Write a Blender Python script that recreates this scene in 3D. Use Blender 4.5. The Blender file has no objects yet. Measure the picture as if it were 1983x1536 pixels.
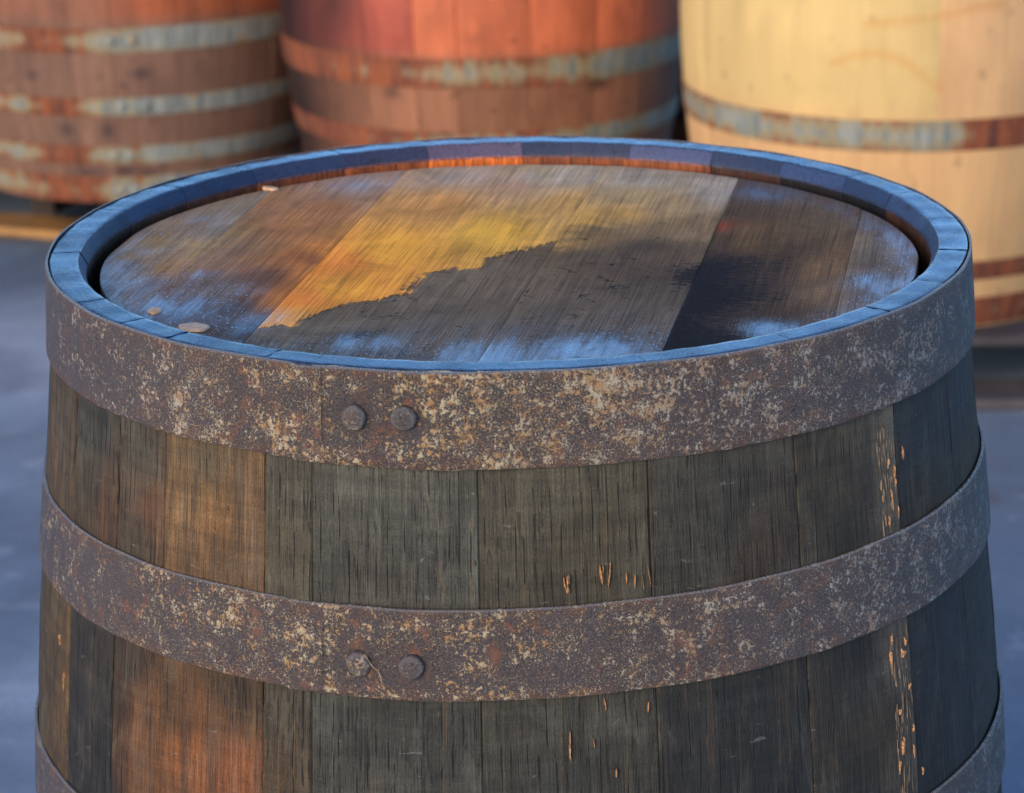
import bpy, math, random
import numpy as np
from mathutils import Matrix, Vector

S = bpy.context.scene
COL = S.collection
R = math.radians

# ------------------------------------------------------------------ camera
cam_d = bpy.data.cameras.new('camera')
cam = bpy.data.objects.new('camera', cam_d)
COL.objects.link(cam)
CP = Vector((0.0, -1.64588, 1.31053))
CF = Vector((3.86e-05, 0.951908, -0.306383))
CR = Vector((0.999759, -0.006760, -0.020877))
CU = Vector((0.021944, 0.306309, 0.951679))
cam.matrix_world = Matrix(((CR.x, CU.x, -CF.x, CP.x), (CR.y, CU.y, -CF.y, CP.y),
                           (CR.z, CU.z, -CF.z, CP.z), (0, 0, 0, 1)))
cam_d.sensor_width = 36.0
cam_d.lens = 96.816
cam_d.clip_start = 0.05
cam_d.clip_end = 500
cam_d.dof.use_dof = True
cam_d.dof.focus_distance = 1.54
cam_d.dof.aperture_fstop = 13.0
S.camera = cam

# ------------------------------------------------------------------ light
SUN_AZ = R(-146)      # direction of the sun, from +Y towards +X: behind the camera, to its left
SUN_EL = R(20)
world = bpy.data.worlds.new('World')
S.world = world
world.use_nodes = True
wn = world.node_tree
bg = wn.nodes['Background']
sky = wn.nodes.new('ShaderNodeTexSky')
sky.sky_type = 'NISHITA'
sky.sun_disc = False
sky.sun_elevation = SUN_EL
sky.sun_rotation = SUN_AZ
sky.air_density = 1.0
sky.dust_density = 0.05
sky.ozone_density = 7.5
wn.links.new(sky.outputs[0], bg.inputs[0])
bg.inputs[1].default_value = 0.15
sun_d = bpy.data.lights.new('sun', 'SUN')
sun_d.energy = 2.0
sun_d.angle = R(40)
sun_d.color = (1.0, 0.76, 0.50)
sun = bpy.data.objects.new('sun', sun_d)
COL.objects.link(sun)
sdir = Vector((math.sin(SUN_AZ) * math.cos(SUN_EL), math.cos(SUN_AZ) * math.cos(SUN_EL), math.sin(SUN_EL)))
sun.rotation_euler = sdir.to_track_quat('Z', 'Y').to_euler()
sun.location = sdir * 6
S.cycles.max_bounces = 5
S.cycles.diffuse_bounces = 3
S.cycles.glossy_bounces = 2
S.cycles.adaptive_threshold = .015
S.view_settings.view_transform = 'Standard'
S.view_settings.look = 'None'
S.view_settings.exposure = 1.0
S.view_settings.gamma = 1.0
S.view_settings.use_curve_mapping = False

# ------------------------------------------------------------------ helpers
def lin(c):
    c = np.asarray(c, float) / 255.0
    return np.where(c <= 0.04045, c / 12.92, ((c + 0.055) / 1.055) ** 2.4)

def L3(r, g, b):
    v = lin((r, g, b))
    return (float(v[0]), float(v[1]), float(v[2]), 1.0)

class G:
    """small node-graph writer"""
    def __init__(s, name, dim='2D'):
        s.dim = dim
        s.m = bpy.data.materials.new(name)
        s.m.use_nodes = True
        s.t = s.m.node_tree
        s.b = s.t.nodes['Principled BSDF']
    def n(s, k):
        return s.t.nodes.new(k)
    def put(s, sock, v):
        if isinstance(v, bpy.types.NodeSocket):
            s.t.links.new(v, sock)
        elif v is not None:
            sock.default_value = v
    def uv(s):
        return s.n('ShaderNodeUVMap').outputs[0]
    def obj(s):
        return s.n('ShaderNodeTexCoord').outputs['Object']
    def attr(s, name, out='Color'):
        a = s.n('ShaderNodeAttribute'); a.attribute_name = name
        return a.outputs[out]
    def rnd(s):
        return s.n('ShaderNodeObjectInfo').outputs['Random']
    def map(s, v, scale=(1, 1, 1), loc=(0, 0, 0), rot=(0, 0, 0)):
        a = s.n('ShaderNodeMapping')
        s.put(a.inputs[0], v); a.inputs[1].default_value = loc; a.inputs[2].default_value = rot; a.inputs[3].default_value = scale
        return a.outputs[0]
    def shift(s, v, k, amt=37.0):
        c = s.n('ShaderNodeCombineXYZ')
        s.put(c.inputs[1], s.mul(k, amt)); s.put(c.inputs[0], s.mul(k, amt * 1.31))
        a = s.n('ShaderNodeVectorMath'); s.put(a.inputs[0], v); s.put(a.inputs[1], c.outputs[0])
        return a.outputs[0]
    def noise(s, v, scale=1, detail=3, rough=.5, dist=0):
        a = s.n('ShaderNodeTexNoise'); a.noise_dimensions = s.dim
        s.put(a.inputs['Vector'], v); a.inputs['Scale'].default_value = scale
        a.inputs['Detail'].default_value = detail; a.inputs['Roughness'].default_value = rough
        a.inputs['Distortion'].default_value = dist
        return a.outputs[0]
    def voro(s, v, scale=1, feature='F1', rnd=1.0, out=0):
        a = s.n('ShaderNodeTexVoronoi'); a.feature = feature
        s.put(a.inputs['Vector'], v); a.inputs['Scale'].default_value = scale; a.inputs['Randomness'].default_value = rnd
        return a.outputs[out]
    def math(s, op, a, b=None, c=None, clamp=False):
        m = s.n('ShaderNodeMath'); m.operation = op; m.use_clamp = clamp
        s.put(m.inputs[0], a)
        if b is not None: s.put(m.inputs[1], b)
        if c is not None: s.put(m.inputs[2], c)
        return m.outputs[0]
    def add(s, a, b): return s.math('ADD', a, b)
    def sub(s, a, b): return s.math('SUBTRACT', a, b)
    def mul(s, a, b): return s.math('MULTIPLY', a, b)
    def step(s, v, a, b, lo=0.0, hi=1.0):
        m = s.n('ShaderNodeMapRange'); m.interpolation_type = 'SMOOTHSTEP'
        s.put(m.inputs[0], v); s.put(m.inputs[1], a); s.put(m.inputs[2], b); m.inputs[3].default_value = lo; m.inputs[4].default_value = hi
        return m.outputs[0]
    def rng(s, v, a, b, lo, hi):
        m = s.n('ShaderNodeMapRange')
        s.put(m.inputs[0], v); m.inputs[1].default_value = a; m.inputs[2].default_value = b
        m.inputs[3].default_value = lo; m.inputs[4].default_value = hi
        return m.outputs[0]
    def mix(s, f, a, b, mode='MIX'):
        m = s.n('ShaderNodeMix'); m.data_type = 'RGBA'; m.blend_type = mode
        s.put(m.inputs[0], f); s.put(m.inputs[6], a); s.put(m.inputs[7], b)
        return m.outputs[2]
    def scale(s, col, k):
        if isinstance(col, tuple): col = col[:3]
        m = s.n('ShaderNodeVectorMath'); m.operation = 'SCALE'
        s.put(m.inputs[0], col); s.put(m.inputs[3], k)
        return m.outputs[0]
    def sep(s, v):
        m = s.n('ShaderNodeSeparateXYZ'); s.put(m.inputs[0], v)
        return m.outputs
    def bump(s, h, dist=.001, strength=1.0, nrm=None):
        m = s.n('ShaderNodeBump'); m.inputs['Strength'].default_value = strength; m.inputs['Distance'].default_value = dist
        s.put(m.inputs['Height'], h)
        if nrm is not None: s.put(m.inputs['Normal'], nrm)
        return m.outputs[0]
    def out(s, col=None, rough=None, nrm=None, spec=None, metal=None, coat=None, coat_r=None, ior=None):
        i = s.b.inputs
        s.put(i['Base Color'], col); s.put(i['Roughness'], rough); s.put(i['Normal'], nrm)
        s.put(i['Specular IOR Level'], spec); s.put(i['Metallic'], metal)
        s.put(i['Coat Weight'], coat); s.put(i['Coat Roughness'], coat_r); s.put(i['IOR'], ior)
        return s.m

def mesh(name, verts, faces, uv=None, mats=(), fmat=None, attrs=None, smooth=True, sharp=None):
    me = bpy.data.meshes.new(name)
    me.from_pydata([tuple(map(float, v)) for v in verts], [], faces)
    if uv is not None:
        lay = me.uv_layers.new(name='UVMap')
        idx = np.empty(len(me.loops), dtype=np.int32)
        me.loops.foreach_get('vertex_index', idx)
        lay.data.foreach_set('uv', np.asarray(uv, dtype=np.float32)[idx].ravel())
    for k, a in (attrs or {}).items():
        a = np.asarray(a, dtype=np.float32)
        if a.ndim == 1:
            l = me.attributes.new(k, 'FLOAT', 'POINT'); l.data.foreach_set('value', a)
        else:
            if a.shape[1] == 3: a = np.concatenate([a, np.ones((len(a), 1), np.float32)], 1)
            l = me.attributes.new(k, 'FLOAT_COLOR', 'POINT'); l.data.foreach_set('color', a.ravel())
    for m in mats: me.materials.append(m)
    if fmat is not None: me.polygons.foreach_set('material_index', np.asarray(fmat, dtype=np.int32))
    if smooth:
        me.polygons.foreach_set('use_smooth', np.ones(len(me.polygons), dtype=bool))
        if sharp is not None: me.set_sharp_from_angle(angle=R(sharp))
    me.update()
    return me

def link(name, me, parent=None):
    o = bpy.data.objects.new(name, me)
    COL.objects.link(o)
    if parent is not None: o.parent = parent
    return o

def empty(name, loc, label, cat, group=None, rz=0.0):
    o = bpy.data.objects.new(name, None)
    COL.objects.link(o)
    o.location = loc; o.rotation_euler = (0, 0, rz); o.empty_display_size = .1
    o['label'] = label; o['category'] = cat
    if group: o['group'] = group
    return o

def grid_faces(nu, nv, base=0, wrap=False, flip=False):
    f = []
    for i in range(nu - (0 if wrap else 1)):
        i2 = (i + 1) % nu
        for j in range(nv - 1):
            q = (base + i * nv + j, base + i2 * nv + j, base + i2 * nv + j + 1, base + i * nv + j + 1)
            f.append(q[::-1] if flip else q)
    return f

def idw(pts, x, y, sx=1.0, sy=1.0, power=3.0):
    """blend the control colours (x, y, r, g, b in sRGB) into one linear colour for each vertex"""
    P = np.asarray(pts, float)
    C = lin(P[:, 2:5])
    d2 = ((x[:, None] - P[None, :, 0]) / sx) ** 2 + ((y[:, None] - P[None, :, 1]) / sy) ** 2 + 2e-5
    w = d2 ** (-power / 2)
    return (w @ C) / w.sum(1)[:, None]

# ------------------------------------------------------------------ materials
def mat_ground():
    g = G('concrete')
    v = g.obj()
    big = g.noise(v, 1.3, 4, .55, .3)
    mid = g.noise(v, 7, 5, .6)
    fine = g.noise(v, 140, 4, .7)
    c = g.mix(g.step(big, .32, .68), L3(108, 122, 132), L3(160, 172, 180))
    c = g.mix(g.mul(g.step(g.noise(v, 3.0, 4, .5), .48, .70), .45), c, L3(82, 92, 100))
    c = g.mix(g.mul(g.step(g.noise(v, 2.4, 3, .5, .8), .60, .70), .6), c, L3(92, 74, 66))
    c = g.mix(g.mul(g.step(g.noise(g.map(v, loc=(5, 3, 0)), 11, 4, .6), .58, .76), .3), c, L3(180, 186, 188))
    c = g.mix(g.mul(g.step(fine, .4, .75), .35), c, L3(80, 80, 82))
    h = g.add(g.mul(fine, .5), mid)
    return g.out(c, g.rng(mid, .3, .7, .55, .85), g.bump(g.mul(fine, .5), .0012, .5), .35)

def mat_stave():
    g = G('weathered_stave_wood')
    uv = g.shift(g.uv(), g.rnd(), 3.1)
    tone = g.attr('tone')
    grain = g.noise(g.map(uv, (1500, 22, 1)), 1, 5, .65)
    grain2 = g.noise(g.map(uv, (300, 9, 1)), 1, 5, .66, .6)
    fleck = g.noise(g.map(uv, (620, 90, 1)), 1, 4, .7)
    blot = g.noise(g.map(uv, (40, 16, 1)), 1, 6, .68, .6)
    cross = g.noise(g.map(uv, (14, 160, 1)), 1, 4, .6, .3)
    k = g.add(g.rng(grain, .28, .72, .50, 1.45), g.rng(grain2, .3, .7, -.18, .18))
    k = g.mul(k, g.rng(blot, .28, .72, .66, 1.36))
    k = g.mul(k, g.rng(cross, .3, .7, .82, 1.18))
    gran = g.noise(uv, 700, 3, .75)
    k = g.mul(k, g.rng(gran, .3, .7, .72, 1.30))
    c = g.scale(tone, k)
    wst = g.noise(g.map(uv, (95, 4, 1), loc=(6, 3, 0)), 1, 5, .66, .3)
    c = g.mix(g.mul(g.mul(g.step(wst, .47, .62), g.step(g.sep(tone)[0], .07, .15)), .48), c, g.scale((.030, .025, .018), k))
    # grey-green weathered bloom in patches, fine straw flecks, warm streaks
    c = g.mix(g.mul(g.step(blot, .5, .75), .30), c, L3(92, 92, 82))
    c = g.mix(g.mul(g.step(grain2, .60, .74), .32), c, g.mix(.5, c, L3(150, 104, 52)))
    c = g.mix(g.mul(g.step(fleck, .68, .80), .30), c, L3(178, 150, 104))
    # drying checks
    ck = g.noise(g.map(uv, (230, 7, 1), loc=(3, 7, 0)), 1, 2, .5, .1)
    ck = g.math('ABSOLUTE', g.sub(ck, .5))
    area = g.noise(g.map(uv, (60, 24, 1), loc=(1, 4, 0)), 1, 3, .6)
    crack = g.mul(g.mul(g.sub(1.0, g.step(ck, .002, .009)), g.step(area, .46, .56)), .55)
    ck2 = g.math('ABSOLUTE', g.sub(g.noise(g.map(uv, (480, 8, 1), loc=(8, 2, 0)), 1, 1, .5), .5))
    crack2 = g.mul(g.mul(g.sub(1.0, g.step(ck2, .004, .022)), g.step(g.noise(g.map(uv, (90, 50, 1), loc=(5, 9, 0)), 1, 2, .6), .50, .60)), .4)
    xu, yv = g.sep(uv)[0], g.sep(uv)[1]
    x1 = g.mul(xu, 190.0)
    x1 = g.add(x1, g.mul(g.sub(g.noise(g.map(uv, (30, 25, 1)), 1, 2, .5), .5), .5))
    fl = g.math('FLOOR', x1); fr = g.sub(x1, fl)
    wnn = g.n('ShaderNodeTexWhiteNoise'); wnn.noise_dimensions = '1D'; g.put(wnn.inputs['W'], fl)
    dd = g.math('ABSOLUTE', g.sub(fr, g.add(.25, g.mul(wnn.outputs[0], .5))))
    cv = g.n('ShaderNodeCombineXYZ'); g.put(cv.inputs[0], g.mul(fl, 7.31)); g.put(cv.inputs[1], g.mul(yv, 42.0))
    pres = g.step(g.noise(cv.outputs[0], 1, 2, .6), .46, .64)
    crack3 = g.mul(g.step(dd, g.mul(pres, .085), g.mul(pres, .03)), g.step(pres, .02, .2))
    crack2 = g.math('MAXIMUM', crack2, g.mul(crack3, .95))
    crack = g.mul(g.math('MAXIMUM', crack, crack2), g.step(g.sep(tone)[0], .13, .05, .25, 1.0))
    c = g.mix(g.mul(crack, .92), c, L3(16, 15, 14))
    # pale scratches and specks
    sc = g.noise(g.map(uv, (80, 260, 1), rot=(0, 0, .5)), 1, 3, .6, .5)
    c = g.mix(g.mul(g.step(sc, .73, .77), .25), c, L3(150, 148, 140))
    h = g.add(g.mul(grain, .5), g.add(g.mul(grain2, .45), g.add(g.mul(fleck, .25), g.mul(gran, .4))))
    h = g.add(h, g.mul(cross, .25))
    h = g.sub(h, g.mul(crack, 1.6))
    r = g.rng(blot, .3, .7, .62, .82)
    return g.out(c, r, g.bump(h, .0011, .9), .35)

def mat_rim():
    g = G('dark_wet_end_grain', '3D')
    uv = g.obj()
    tone = g.attr('tone')
    fine = g.noise(uv, 700, 4, .7)
    mid = g.noise(uv, 60, 4, .6)
    pore = g.voro(uv, 520)
    # growth rings running across each stave end, turned a little differently on each
    w = g.n('ShaderNodeTexWave'); w.wave_type = 'BANDS'
    rx = g.n('ShaderNodeVectorRotate'); rx.rotation_type = 'Z_AXIS'
    g.put(rx.inputs['Vector'], uv); g.put(rx.inputs['Angle'], g.mul(g.rnd(), 6.28))
    g.put(w.inputs['Vector'], rx.outputs[0]); w.inputs['Scale'].default_value = 75; w.inputs['Distortion'].default_value = 2.5
    w.inputs['Detail'].default_value = 2; w.inputs['Detail Scale'].default_value = 1.2
    c = g.scale(tone, g.rng(fine, .3, .7, .55, 1.4))
    c = g.mix(g.mul(g.mul(g.step(w.outputs[1], .6, .95), .5), g.attr('gloss', 'Fac')), c, g.scale(tone, 3.0))
    c = g.mix(g.mul(g.step(mid, .58, .75), .5), c, L3(26, 25, 26))
    scr = g.noise(g.map(uv, (400, 60, 60), rot=(0, 0, .7)), 1, 2, .5)
    h = g.add(g.mul(fine, .6), g.mul(g.step(pore, .0, .4), .35))
    h = g.add(h, g.mul(g.mul(w.outputs[1], .10), g.attr('gloss', 'Fac')))
    h = g.add(h, g.mul(g.step(scr, .62, .70), .35))
    chip = g.step(g.noise(uv, 160, 3, .7), .66, .72)
    c = g.mix(g.mul(chip, .7), c, L3(18, 17, 18))
    h = g.sub(h, g.mul(chip, .8))
    r = g.add(g.rng(mid, .3, .7, .20, .36), g.mul(chip, .3))
    gl = g.attr('gloss', 'Fac')
    return g.out(c, g.add(r, g.mul(g.sub(1.0, gl), .25)), g.bump(h, .0007, .7), g.add(.3, g.mul(gl, .5)), coat=g.mul(gl, g.mul(g.rng(g.noise(uv, 28, 4, .6), .35, .65, .85, .12), g.rng(g.rnd(), 0, 1, .8, 1.0))), coat_r=.16, ior=1.5)

def mat_inner():
    g = G('charred_inner_oak')
    uv = g.uv()
    tone = g.attr('tone')
    gr = g.noise(g.map(uv, (420, 30, 1)), 1, 4, .7)
    b = g.noise(g.map(uv, (60, 40, 1)), 1, 3, .6)
    c = g.scale(tone, g.mul(g.rng(gr, .25, .75, .3, 1.7), g.rng(b, .3, .7, .6, 1.35)))
    return g.out(c, .5, g.bump(gr, .0008, .8), .5)

def mat_hoop():
    g = G('rusted_hoop_steel')
    uv = g.uv()
    spk = g.attr('speck', 'Fac')
    warm = g.attr('warm', 'Fac')
    grit = g.noise(uv, 1500, 3, .7)
    pit = g.noise(uv, 520, 5, .72)
    clus = g.noise(uv, 70, 5, .7, .2)
    cl2 = g.noise(g.map(uv, loc=(3, 9, 0)), 20, 3, .55, .5)
    base = g.mix(g.step(pit, .35, .65), L3(42, 34, 29), L3(82, 68, 60))
    base = g.mix(g.mul(g.step(cl2, .42, .62), .5), base, L3(66, 58, 57))
    base = g.mix(g.mul(g.step(grit, .48, .72), .5), base, L3(122, 108, 98))
    base = g.mix(g.mul(g.step(grit, .50, .28), .65), base, L3(30, 26, 26))
    # brown and orange rust bloom
    rb = g.noise(g.map(uv, loc=(7, 1, 0)), 34, 5, .68, .6)
    rb2 = g.noise(g.map(uv, loc=(2, 5, 0)), 110, 4, .65)
    base = g.mix(g.mul(g.mul(g.step(rb, .52, .68), g.step(rb2, .38, .6)), g.add(.12, g.mul(warm, .40))), base,
                 g.mix(g.step(rb2, .45, .65), L3(104, 66, 44), L3(150, 84, 42)))
    sde = g.mul(g.attr('side', 'Fac'), g.step(g.noise(g.map(uv, (40, 90, 1), loc=(1, 8, 0)), 1, 4, .7), .40, .60))
    base = g.mix(g.mul(sde, .75), base, g.mix(rb2, L3(52, 34, 24), L3(120, 76, 46)))
    # cream scale: crusty specks gathered in clusters
    s1 = g.noise(g.map(uv, loc=(11, 3, 0)), 380, 4, .72, .2)
    thr = g.add(g.sub(.682, g.mul(spk, .165)), g.add(g.mul(g.sub(.5, clus), .68), g.mul(g.sub(g.noise(g.map(uv, loc=(13, 5, 0)), 13, 3, .6, .6), .5), .30)))
    m1 = g.step(s1, thr, g.add(thr, .03))
    s2 = g.noise(g.map(uv, loc=(21, 8, 0)), 1000, 3, .7)
    thr2 = g.add(g.sub(.70, g.mul(spk, .16)), g.mul(g.sub(.5, clus), .35))
    m2 = g.mul(g.step(s2, thr2, g.add(thr2, .04)), .8)
    m = g.math('MAXIMUM', m1, m2)
    hue = g.noise(g.map(uv, loc=(4, 4, 0)), 150, 3, .6)
    cream = g.mix(g.step(hue, .35, .62), L3(188, 170, 134), L3(170, 130, 80))
    cool = g.mix(g.step(hue, .35, .62), L3(160, 156, 154), L3(146, 132, 120))
    sp = g.mix(warm, cool, cream)
    sp = g.scale(sp, g.rng(s2, .3, .7, .72, 1.18))
    c = g.mix(m, base, sp)
    ed = g.attr('edge', 'Fac')
    c = g.mix(g.mul(ed, .6), c, L3(110, 104, 98))
    c = g.mix(g.mul(g.attr('gap_shade', 'Fac'), .85), c, L3(20, 16, 14))  # shade of the gap painted dark on the strip end and rivet feet
    h = g.add(g.mul(pit, .8), g.mul(grit, .35))
    h = g.add(h, g.mul(m1, .5))
    h = g.add(h, g.mul(cl2, .6))
    return g.out(c, g.sub(g.add(.50, g.mul(m, .25)), g.mul(ed, .28)), g.bump(h, .0015, .95), g.add(.6, g.mul(ed, .4)))

def mat_head():
    g = G('stained_head_oak')
    uv = g.shift(g.uv(), g.rnd(), 2.3)      # u across the board, v along the grain
    tone = g.attr('tone'); dark = g.attr('dark'); wet = g.attr('wet', 'Fac')
    sd = g.attr('gold', 'Fac')
    fib = g.noise(g.map(uv, (1300, 14, 1)), 1, 4, .64)
    fib2 = g.noise(g.map(uv, (420, 9, 1)), 1, 4, .62, .15)
    blot = g.noise(uv, 22, 5, .62, .5)
    fine = g.noise(uv, 900, 3, .7)
    saw = g.noise(g.map(uv, (16, 700, 1), rot=(0, 0, .22)), 1, 2, .6)
    # ragged tide line between the golden and the grey part
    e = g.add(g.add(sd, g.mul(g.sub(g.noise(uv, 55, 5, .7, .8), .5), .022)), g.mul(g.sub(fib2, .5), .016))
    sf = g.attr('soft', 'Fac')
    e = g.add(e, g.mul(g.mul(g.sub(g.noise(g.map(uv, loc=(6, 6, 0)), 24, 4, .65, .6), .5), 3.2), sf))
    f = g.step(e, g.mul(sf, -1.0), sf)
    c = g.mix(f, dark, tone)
    line = g.mul(g.step(e, -.0055, -.0005), g.step(e, .0018, .0))
    lm = g.mul(g.mul(line, g.step(sf, .012, .005)), g.step(g.noise(uv, 40, 3, .6), .40, .54))
    k = g.mul(g.add(g.rng(fib, .3, .7, .62, 1.36), g.rng(fib2, .3, .7, -.14, .14)), g.rng(blot, .25, .75, .76, 1.24))
    k = g.mul(k, g.rng(saw, .3, .7, .94, 1.06))
    c = g.scale(c, k)
    stk = g.noise(g.map(uv, (75, 5, 1), loc=(4, 1, 0)), 1, 6, .68, .25)
    c = g.mix(g.mul(g.step(stk, .52, .66), .26), c, g.mix(.5, g.scale(c, .45), g.scale(L3(58, 42, 28), .6)))
    c = g.mix(g.mul(g.step(stk, .46, .34), .22), c, g.scale(c, 1.45))
    c = g.mix(g.mul(g.step(fib2, .62, .76), .3), c, g.scale(c, .4))
    c = g.mix(g.mul(lm, .75), c, L3(40, 32, 24))
    rip0 = g.noise(g.map(uv, (110, 430, 1), rot=(0, 0, .12)), 1, 3, .6, .7)
    blk = g.attr('blk', 'Fac')
    bm = g.step(g.add(blk, g.add(g.mul(g.sub(rip0, .5), 1.6), g.mul(g.sub(fib2, .5), .8))), .30, .80)
    c = g.mix(g.mul(g.mul(bm, g.step(blk, .02, .2)), .86), c, L3(30, 22, 16))
    # short curved gouges across the grey boards
    gg = g.noise(g.map(uv, (42, 75, 1), rot=(0, 0, .35)), 1, 1.5, .5, 1.2)
    gg = g.math('ABSOLUTE', g.sub(gg, .5))
    ga = g.noise(g.map(uv, loc=(9, 2, 0)), 60, 2, .5)
    gouge = g.mul(g.mul(g.sub(1.0, g.step(gg, .006, .024)), g.step(ga, .53, .62)), g.sub(1.0, f))
    c = g.mix(g.mul(gouge, .8), c, L3(34, 29, 25))
    # pale grit
    sp = g.noise(g.map(uv, loc=(2, 2, 0)), 520, 3, .7)
    c = g.mix(g.mul(g.step(sp, .74, .80), .35), c, L3(176, 172, 164))
    rip = g.noise(g.map(uv, (140, 420, 1), rot=(0, 0, .12)), 1, 2, .5, .6)
    h = g.add(g.mul(fib, .6), g.mul(fib2, .5))
    h = g.add(h, g.mul(saw, .12))
    h = g.add(h, g.mul(fine, .2))
    h = g.add(h, g.mul(g.step(e, -.003, .003), .5))
    h = g.sub(h, g.mul(gouge, 1.0))
    h = g.add(h, g.mul(g.mul(rip, 2.6), g.attr('ripple', 'Fac')))
    wn = g.add(g.mul(g.sub(fib, .5), .5), g.mul(g.sub(g.noise(g.map(uv, (60, 16, 1)), 1, 5, .68, .3), .5), 1.3))
    wv = g.math('MULTIPLY', g.math('ADD', wet, wn, clamp=True), g.step(wet, .0, .35), clamp=True)
    gm = g.mul(g.step(g.noise(g.map(uv, (620, 300, 1), loc=(1, 7, 0)), 1, 3, .7), .62, .67), g.step(wet, .03, .3))
    wv = g.math('MAXIMUM', wv, gm)
    r = g.rng(wv, 0, 1, .72, .18)
    return g.out(c, r, g.bump(h, .0008, .5), g.rng(wv, 0, 1, .02, .6), coat=g.add(.03, g.mul(g.step(wv, .25, .9), .7)), coat_r=.17)

def mat_plain(name, a, b, sc=200, rough=.6, stretch=(1, 1, 1), spec=.4):
    g = G(name, '3D')
    v = g.map(g.obj(), stretch)
    n = g.noise(v, sc, 4, .65)
    return g.out(g.mix(g.step(n, .3, .7), L3(*a), L3(*b)), rough, g.bump(n, .0006, .6), spec)

def mat_bgwood():
    g = G('aged_barrel_oak')
    uv = g.shift(g.uv(), g.rnd(), 2.7)
    tone = g.attr('tone')
    grain = g.noise(g.map(uv, (260, 6, 1)), 1, 4, .6)
    blot = g.noise(g.map(uv, (16, 7, 1)), 1, 4, .6, .4)
    k = g.mul(g.rng(grain, .25, .75, .78, 1.2), g.rng(blot, .25, .75, .76, 1.24))
    c = g.scale(tone, k)
    kn = g.noise(g.map(uv, (22, 30, 1), loc=(2, 6, 0)), 1, 2, .5)
    c = g.mix(g.mul(g.step(kn, .70, .76), .55), c, g.scale(tone, .3))
    return g.out(c, .62, g.bump(grain, .001, .6), .35)

def mat_palewood():
    g = G('new_pale_oak')
    uv = g.shift(g.uv(), g.rnd(), 2.7)
    tone = g.attr('tone'); st = g.attr('stain', 'Fac')
    grain = g.noise(g.map(uv, (300, 5, 1)), 1, 4, .6)
    blot = g.noise(g.map(uv, (14, 6, 1)), 1, 4, .6, .4)
    k = g.mul(g.rng(grain, .25, .75, .90, 1.08), g.rng(blot, .25, .75, .88, 1.12))
    c = g.scale(tone, k)
    c = g.mix(g.mul(st, .8), c, L3(196, 130, 50))
    kn = g.noise(g.map(uv, (30, 24, 1), loc=(2, 6, 0)), 1, 2, .5)
    c = g.mix(g.mul(g.step(kn, .72, .78), .5), c, L3(150, 120, 80))
    return g.out(c, .6, g.bump(grain, .0006, .5), .35)

def mat_galv():
    g = G('galvanised_rusting_hoop')
    uv = g.uv()
    rust = g.attr('rust', 'Fac')
    bars = g.noise(g.map(uv, (15, 4, 1)), 1, 5, .7, .3)
    bars2 = g.noise(g.map(uv, (90, 9, 1), loc=(3, 1, 0)), 1, 4, .7)
    vv = g.attr('edge', 'Fac')
    t = g.add(g.add(g.add(.5, g.mul(g.sub(bars, .5), .8)), g.mul(g.sub(bars2, .5), .45)), g.sub(rust, .5))
    t = g.add(t, g.mul(vv, .18))
    m = g.step(t, .44, .64)
    zinc = g.mix(g.step(bars2, .35, .65), L3(108, 112, 104), L3(150, 150, 136))
    zinc = g.mix(g.mul(g.step(t, .34, .48), .7), zinc, L3(150, 128, 78))
    ru = g.mix(g.step(bars2, .35, .65), L3(88, 46, 30), L3(140, 74, 38))
    c = g.mix(m, zinc, ru)
    return g.out(c, g.rng(m, 0, 1, .5, .8), g.bump(bars2, .0008, .5), .5)

def mat_pallet():
    g = G('pallet_board', '3D')
    uv = g.shift(g.obj(), g.rnd(), 9.0)
    tone = g.attr('tone')
    gr = g.noise(g.map(uv, (7, 160, 160)), 1, 4, .65)
    b = g.noise(uv, 9, 3, .6)
    c = g.scale(tone, g.mul(g.rng(gr, .25, .75, .6, 1.35), g.rng(b, .3, .7, .75, 1.25)))
    return g.out(c, .7, g.bump(gr, .001, .7), .35)

M_ground = mat_ground(); M_stave = mat_stave(); M_rim = mat_rim(); M_inner = mat_inner(); M_hoop = mat_hoop()
M_head = mat_head(); M_bg = mat_bgwood(); M_pale = mat_palewood(); M_galv = mat_galv(); M_pallet = mat_pallet()
M_splint = mat_plain('fresh_splinter', (120, 80, 50), (206, 158, 110), 600)
M_torn = mat_plain('torn_grey_fibre', (62, 57, 50), (138, 116, 92), 90)
M_plug = mat_plain('raw_dowel', (196, 150, 104), (222, 186, 146), 300)
M_fibre = mat_plain('straw_fibre', (150, 120, 80), (200, 180, 140), 400)

# ------------------------------------------------------------------ setting: the ground
n = 60
gx = np.linspace(-40, 40, n); gy = np.linspace(-40, 60, n)
vv = [(x, y, 0.0) for x in gx for y in gy]
ground = link('ground', mesh('ground', vv, grid_faces(n, n), mats=[M_ground]))
ground['kind'] = 'structure'
ground['label'] = 'stained grey concrete yard floor'

# ------------------------------------------------------------------ the near barrel
H = 0.885
ZP = np.array([0, .06, .12, .178, .234, .275, .333, .4425]); RP = np.array([.28, .2838, .2904, .2962, .3025, .3066, .3105, .3135])
_pc = np.polyfit(np.r_[ZP, H - ZP], np.r_[RP, RP], 6)
def rw(z):                                   # outer radius of the staves, z up from the ground
    d = np.minimum(z, H - z)
    return np.interp(d, np.linspace(0, .4425, 60), np.polyval(_pc, np.linspace(0, .4425, 60)))

# joints between the staves, degrees from the front, positive to the right
JO = [-75, -62, -51.0, -42.4, -28.0, -22.2, -3.8, 14.5, 32.4, 48.6, 62.5, 78, 94, 109, 121, 134.2 - 0, 147, 160.5, 177.6, 192.2, 206,
      221.5, 236, 251, 262.5, 273.5, 285]
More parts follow.
